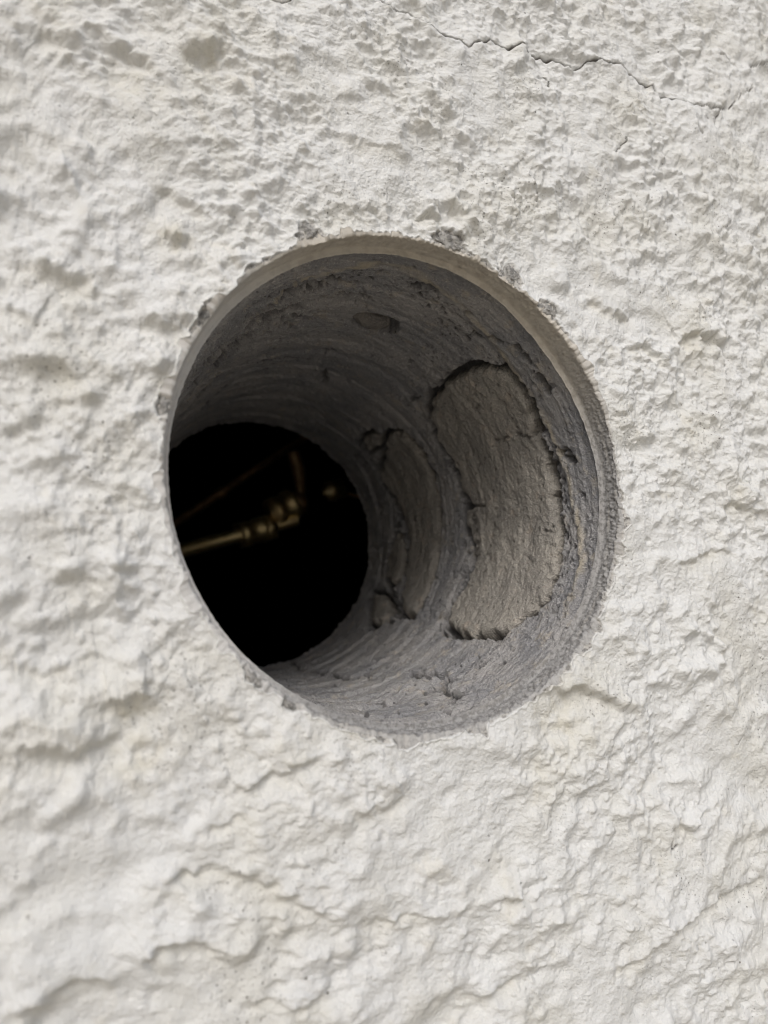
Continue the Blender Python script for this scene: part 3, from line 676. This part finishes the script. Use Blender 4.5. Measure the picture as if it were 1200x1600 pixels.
# the cut stones, each a piece set in its socket
def make_stone(k, P):
    lo, hi = P.min(0), P.max(0); step = .00055 if k == 0 else .0007
    nx, nz = int((hi[0] - lo[0]) / step) + 3, int((hi[1] - lo[1]) / step) + 3
    gs, gt = np.meshgrid(lo[0] - step + np.arange(nx) * step, lo[1] - step + np.arange(nz) * step, indexing='ij')
    gs, gt = gs.ravel(), gt.ravel()
    sd_ = poly_sd(gs, gt, P) + .0002 * perlin2(gs * 700, gt * 700, 5 + k) + .0013 * perlin2(gs * 210, gt * 210, 9 + k) - .0007
    th = gs / RB; c, z, m = np.cos(th) * RB * 1000, np.sin(th) * RB * 1000, gt * 1000
    d = -.5 + .2 * bore_profile(gs, gt, c, z, m) + .7 * perlin3(c / 9, z / 9, m / 7, 50 + k) + .13 * perlin3(c / 40, z / 40, m / 2.2, 51) + .6 * np.abs(perlin3(c / 4.5, z / 4.5, m / 3.5, 57)) + .3 * perlin3(c / 1.8, z / 1.8, m / 1.4, 58) + .6 * ss(.1, .3, perlin3(c / 12, z / 12, m / 8, 59))  + .16 * np.abs(perlin3(c / 3, z / 3, m / 2, 53))
    di = np.zeros(len(gs))  # painted shade in the stone's pits, nicks and sides
    rnd = np.clip(sd_ / (.0034 + .0035 * perlin2(gs * 160, gt * 160, 8)).clip(.0008), 0, 1)
    d = d + 3.8 * (1 - np.sqrt(np.clip(1 - (1 - rnd) ** 2, 0, 1))) + .1
    pit = domes(gs / .0042, gt / .0042, 31 + k, .35, .08, .26, 1.0); d += pit * 4; di = np.clip(pit * 4, 0, .6)
    if k == 0:
        for pts, dep, hw in (([(770, 690), (782, 688), (793, 682)], 1.6, .8), ([(806, 680), (822, 684), (838, 676)], 2.2, 1.0), ([(735, 790), (752, 792), (756, 788)], 1.6, .8), ([(768, 820), (766, 850), (758, 868)], 1.2, 1.3), ([(842, 828), (862, 832)], 1.2, .7), ([(742, 640), (748, 632)], 1.2, .8), ([(790, 640), (786, 632)], 1.6, 1.2), ([(824, 872), (830, 880)], 1.2, 1), ([(735, 805), (745, 850), (738, 875)], 1.2, 3.0)):
            m_, dd, _, _ = seg_dist(gs, gt, smooth_line(bore_pts(pts), .2, 3, 4), .008)
            if len(m_): f = np.exp(-((dd + .0005 * perlin2(gs[m_] * 500, gt[m_] * 500, 7)) / (hw / 1000 * np.clip(.7 + .9 * perlin2(gs[m_] * 400, gt[m_] * 400, 6), .15, 2))) ** 2); d[m_] += dep * f; di[m_] = np.maximum(di[m_], .5 * f)
    rr = RB + d / 1000
    V = np.stack([rr * np.cos(th), gt, rr * np.sin(th)], 1)
    q = grid_faces(nx, nz); keep = (sd_[q] > -.0001).all(1); q = q[keep]
    # skirt down into the masonry round the outline
    eds = {}
    for f in q:
        for a, b in ((f[0], f[1]), (f[1], f[2]), (f[2], f[3]), (f[3], f[0])):
            if (b, a) in eds: del eds[(b, a)]
            else: eds[(a, b)] = 1
    bd = sorted({v for e_ in eds for v in e_}); idx = {v: len(V) + i for i, v in enumerate(bd)}
    bd = np.array(bd); rr2 = RB + .0072
    V2 = np.stack([rr2 * np.cos(th[bd]), gt[bd], rr2 * np.sin(th[bd])], 1)
    sk = np.array([(b, a, idx[a], idx[b]) for a, b in eds])
    V = np.vstack([V, V2]); di = np.concatenate([di, np.full(len(bd), .7)])
    Q = np.vstack([q, sk]); used, inv = np.unique(Q, return_inverse=True); Q = inv.reshape(-1, 4)
    o = mesh_np('stone', V[used], Q, MS, wall, attrs={'dirt_shade': di[used]})
    return o
for k, dct in enumerate(STONES):
    o = make_stone(k, dct['p'])
    if k == 0: o['label'] = 'large pinkish buff stone cut through by the drill'

# rounded lumpy pieces: pebble in the bore, broken aggregate at the rim
def lump(name, rx, ry, rz, mat, seed, amp=.18, nu=28, nv=18, sharp=1.0):
    u = np.linspace(0, 2 * np.pi, nu, endpoint=False); v = np.linspace(0, np.pi, nv)
    vv_, uu = np.meshgrid(v, u, indexing='ij'); vv_, uu = vv_.ravel(), uu.ravel()
    x, y, z = np.sin(vv_) * np.cos(uu), np.sin(vv_) * np.sin(uu), np.cos(vv_)
    k = 1 + amp * perlin3(x * 1.6, y * 1.6, z * 1.6, seed) + amp * .5 * perlin3(x * 4, y * 4, z * 4, seed + 3)+ amp * .35 * perlin3(x * 9, y * 9, z * 9, seed + 7)
    return mesh_np(name, np.stack([x * k * rx, y * k * ry, z * k * rz], 1), grid_faces(nv, nu, True), mat, wall, attrs={'dirt_shade': 0 * x})
o = lump('pebble', .0042, .0060, .0076, MP, 5, .22)
o.location = ((RB + .0026) * math.cos(pa + .016), pt, (RB + .0026) * math.sin(pa + .016)); o.rotation_euler = (0, -pa, 0)
o['label'] = 'dark oval pebble cut flush in the top of the bore'
for (px, py, mm, sq, k) in CHIPS:
    x, z = on_wall(px, py); a0 = math.atan2(z, x)
    r0 = max(math.hypot(x, z), R + mm * .00005)
    o = lump('aggregate', mm * .0011 * sq, .0011, mm * .00115, MK, 20 + k, .5, 40, 26)
    ix = np.argmin(np.abs(np.angle(np.exp(1j * (TH - a0)))))
    o.location = (r0 * math.cos(a0), -H0[ix] + .0004, r0 * math.sin(a0)); o.rotation_euler = (0, -a0, 0)

# loose crumbs of mortar lying in the bottom of the bore
crumb = None
rs = np.random.RandomState(4)
for i in range(12):
    px, py = ((716, 1088) if i == 0 else (rs.uniform(430, 800), 0))
    if i: py = 1128 - abs(px - 600) * .22 - rs.rand() * 70
    a, t = in_bore(px, py, RB)
    if t < .012 or t > .2: continue
    sz = .0017 if i == 0 else .0004 + .0007 * rs.rand()
    o = lump('mortar_crumb', 1, .8, .6, MC if i else ME, i, .5, 14, 10)
    o.scale = (sz, sz * (1.6 if i == 0 else 1), sz); r = RB - sz * .3
    o.location = (r * math.cos(a), t, r * math.sin(a)); o.rotation_euler = (rs.rand() * 3, -a, rs.rand() * .6)

# back face, top and ends of the wall
nb = 180; ab = np.linspace(-math.pi, math.pi, nb, endpoint=False)
cb, sb = np.cos(ab), np.sin(ab)
rb = np.minimum(HW_X / np.abs(cb), np.where(sb > 0, HW_ZT / np.abs(sb + 1e-12), HW_ZB / np.abs(sb - 1e-12)))
ri = RB + .0005 * 0 + .0022 + 0 * ab
V = []
for r, y in ((ri, T - .0005), (ri * 1.02, T), (ri * 2, T), (rb, T + 0 * rb)):
    V.append(np.stack([r * cb, np.full(nb, y) if np.isscalar(y) else y, r * sb], 1))
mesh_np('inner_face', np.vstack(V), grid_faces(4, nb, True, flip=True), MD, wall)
x0, x1, z0, z1 = -HW_X, HW_X, -HW_ZB, HW_ZT
V = [(x0, 0, z0), (x1, 0, z0), (x1, 0, z1), (x0, 0, z1), (x0, T, z0), (x1, T, z0), (x1, T, z1), (x0, T, z1)]
mesh_py('wall_end', V, [(0, 4, 7, 3), (1, 2, 6, 5), (3, 7, 6, 2)], MR, wall)

# ------------------------------------------------------------------ the dark room behind, the ground outside
def sheet(name, x0, x1, y0, y1, z0, z1, mat):   # a slab
    V = [(x, y, z) for z in (z0, z1) for y in (y0, y1) for x in (x0, x1)]
    Fc = [(0, 2, 3, 1), (4, 5, 7, 6), (0, 1, 5, 4), (2, 6, 7, 3), (0, 4, 6, 2), (1, 3, 7, 5)]
    return tag(mesh_py(name, V, Fc, mat), kind='structure')
ZT = HOLE[2] + HW_ZT
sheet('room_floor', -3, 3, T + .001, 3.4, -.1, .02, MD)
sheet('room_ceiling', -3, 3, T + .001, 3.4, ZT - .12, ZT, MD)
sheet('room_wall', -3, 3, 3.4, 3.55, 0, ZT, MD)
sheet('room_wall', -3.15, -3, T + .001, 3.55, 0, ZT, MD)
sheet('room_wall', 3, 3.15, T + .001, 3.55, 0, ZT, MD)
n = 60; gx = np.sign(np.linspace(-1, 1, n)) * np.abs(np.linspace(-1, 1, n)) ** 2.5 * 300
A, B = np.meshgrid(gx, gx, indexing='ij')
tag(mesh_np('ground', np.stack([A.ravel(), B.ravel(), 0 * A.ravel() - .005], 1), grid_faces(n, n), MG), kind='structure')

# ------------------------------------------------------------------ brass pipework in the room
def tube(name, pts, rads, mat, parent, seg=20):
    """tube along points (world) with a radius for each point"""
    pts = [np.asarray(p, float) for p in pts]; V = []; 
    for i, p in enumerate(pts):
        d = pts[min(i + 1, len(pts) - 1)] - pts[max(i - 1, 0)]; d /= np.linalg.norm(d)
        u = np.cross(d, [0, 0, 1]) if abs(d[2]) < .9 else np.cross(d, [1, 0, 0]); u /= np.linalg.norm(u); v = np.cross(d, u)
        for k in range(seg):
            a = 2 * math.pi * k / seg; V.append(p + rads[i] * (u * math.cos(a) + v * math.sin(a)))
    Q = [tuple(q) for q in grid_faces(len(pts), seg, True)]
    Q += [tuple(range(seg)), tuple(range((len(pts) - 1) * seg, len(pts) * seg))[::-1]]
    o = mesh_py(name, V, Q, mat, parent, smooth=True)
    return o
def lathe_along(name, p0, p1, prof, mat, parent, seg=24):
    p0, p1 = np.asarray(p0, float), np.asarray(p1, float)
    return tube(name, [p0 + (p1 - p0) * t for t, r in prof], [r for t, r in prof], mat, parent, seg)
DP = .50
def A_(px, py, y=DP): return at_depth(px, py, T + .075 + (y - .44) * .6)
def root(name, loc, label, cat):
    o = bpy.data.objects.new(name, None); COL.objects.link(o); o.location = tuple(loc); bpy.context.view_layer.update()
    return tag(o, label, cat)
def keep(o, r):                 # vertices were given in world coordinates
    o.location = (-r.location[0], -r.location[1], -r.location[2]); return o
r1 = root('brass_pipe', A_(470, 800), 'bright brass pipe with couplings and upright branch in the dark room', 'pipe')
def P(*a): return keep(tube(*a), r1)
a, b = A_(120, 905, .44), A_(462, 812, .50)
P('pipe', [a, a + (b - a) * .5, b], [0.00530] * 3, MB, r1)
keep(lathe_along('coupling', A_(372, 838, .484), A_(415, 824, .492), [(0, 0.00551), (.05, 0.0115), (.3, 0.0115), (.35, 0.0101), (.65, 0.0101), (.7, 0.0115), (.95, 0.0115), (1, 0.00551)], MB, r1, 6), r1)
keep(lathe_along('nut', A_(408, 828, .49), A_(425, 822, .494), [(0, 0.00551), (.1, 0.0115), (.9, 0.0115), (1, 0.00551)], MB, r1, 6), r1)
keep(lathe_along('union', A_(422, 806, .50), A_(458, 786, .505), [(0, 0.00462), (.08, 0.0132), (.35, 0.0132), (.4, 0.0115), (.7, 0.0115), (.75, 0.0132), (.95, 0.0132), (1, 0.00462)], MB, r1, 20), r1)
P('branch_pipe', [A_(468, 802, .51), A_(470, 770, .512), A_(466, 735, .515), A_(458, 708, .52)], [0.00422, 0.00422, 0.00578, 0.00578], MBD, r1)
keep(lathe_along('elbow', A_(452, 792, .505), A_(476, 778, .51), [(0, 0.00462), (.15, 0.0101), (.6, 0.0105), (.9, 0.00551), (1, 0.00279)], MBD, r1, 16), r1)
r2 = root('copper_rod', A_(380, 760, .62), 'thin dull copper rod slanting up across the dark room', 'rod')
keep(tube('rod', [A_(180, 880, .60), A_(330, 780, .62), A_(480, 680, .64), A_(600, 600, .66)], [0.00374] * 4, MBD, r2), r2)
keep(lathe_along('collar', A_(338, 775, .62), A_(352, 766, .622), [(0, 0.00367), (.2, 0.00551), (.8, 0.00551), (1, 0.00367)], MBD, r2), r2)
r3 = root('valve', A_(522, 765), 'small shiny brass valve stub in the dark right of the pipe', 'valve')
keep(lathe_along('valve_body', A_(506, 770, .5), A_(540, 762, .5), [(0, 0.00279), (.1, 0.0085), (.45, 0.0090), (.55, 0.0078), (.9, 0.0078), (1, 0.00279)], MB, r3, 24), r3)
keep(tube('spindle', [A_(532, 768, .5), A_(560, 776, .505)], [0.00150, 0.00150], MBD, r3), r3)
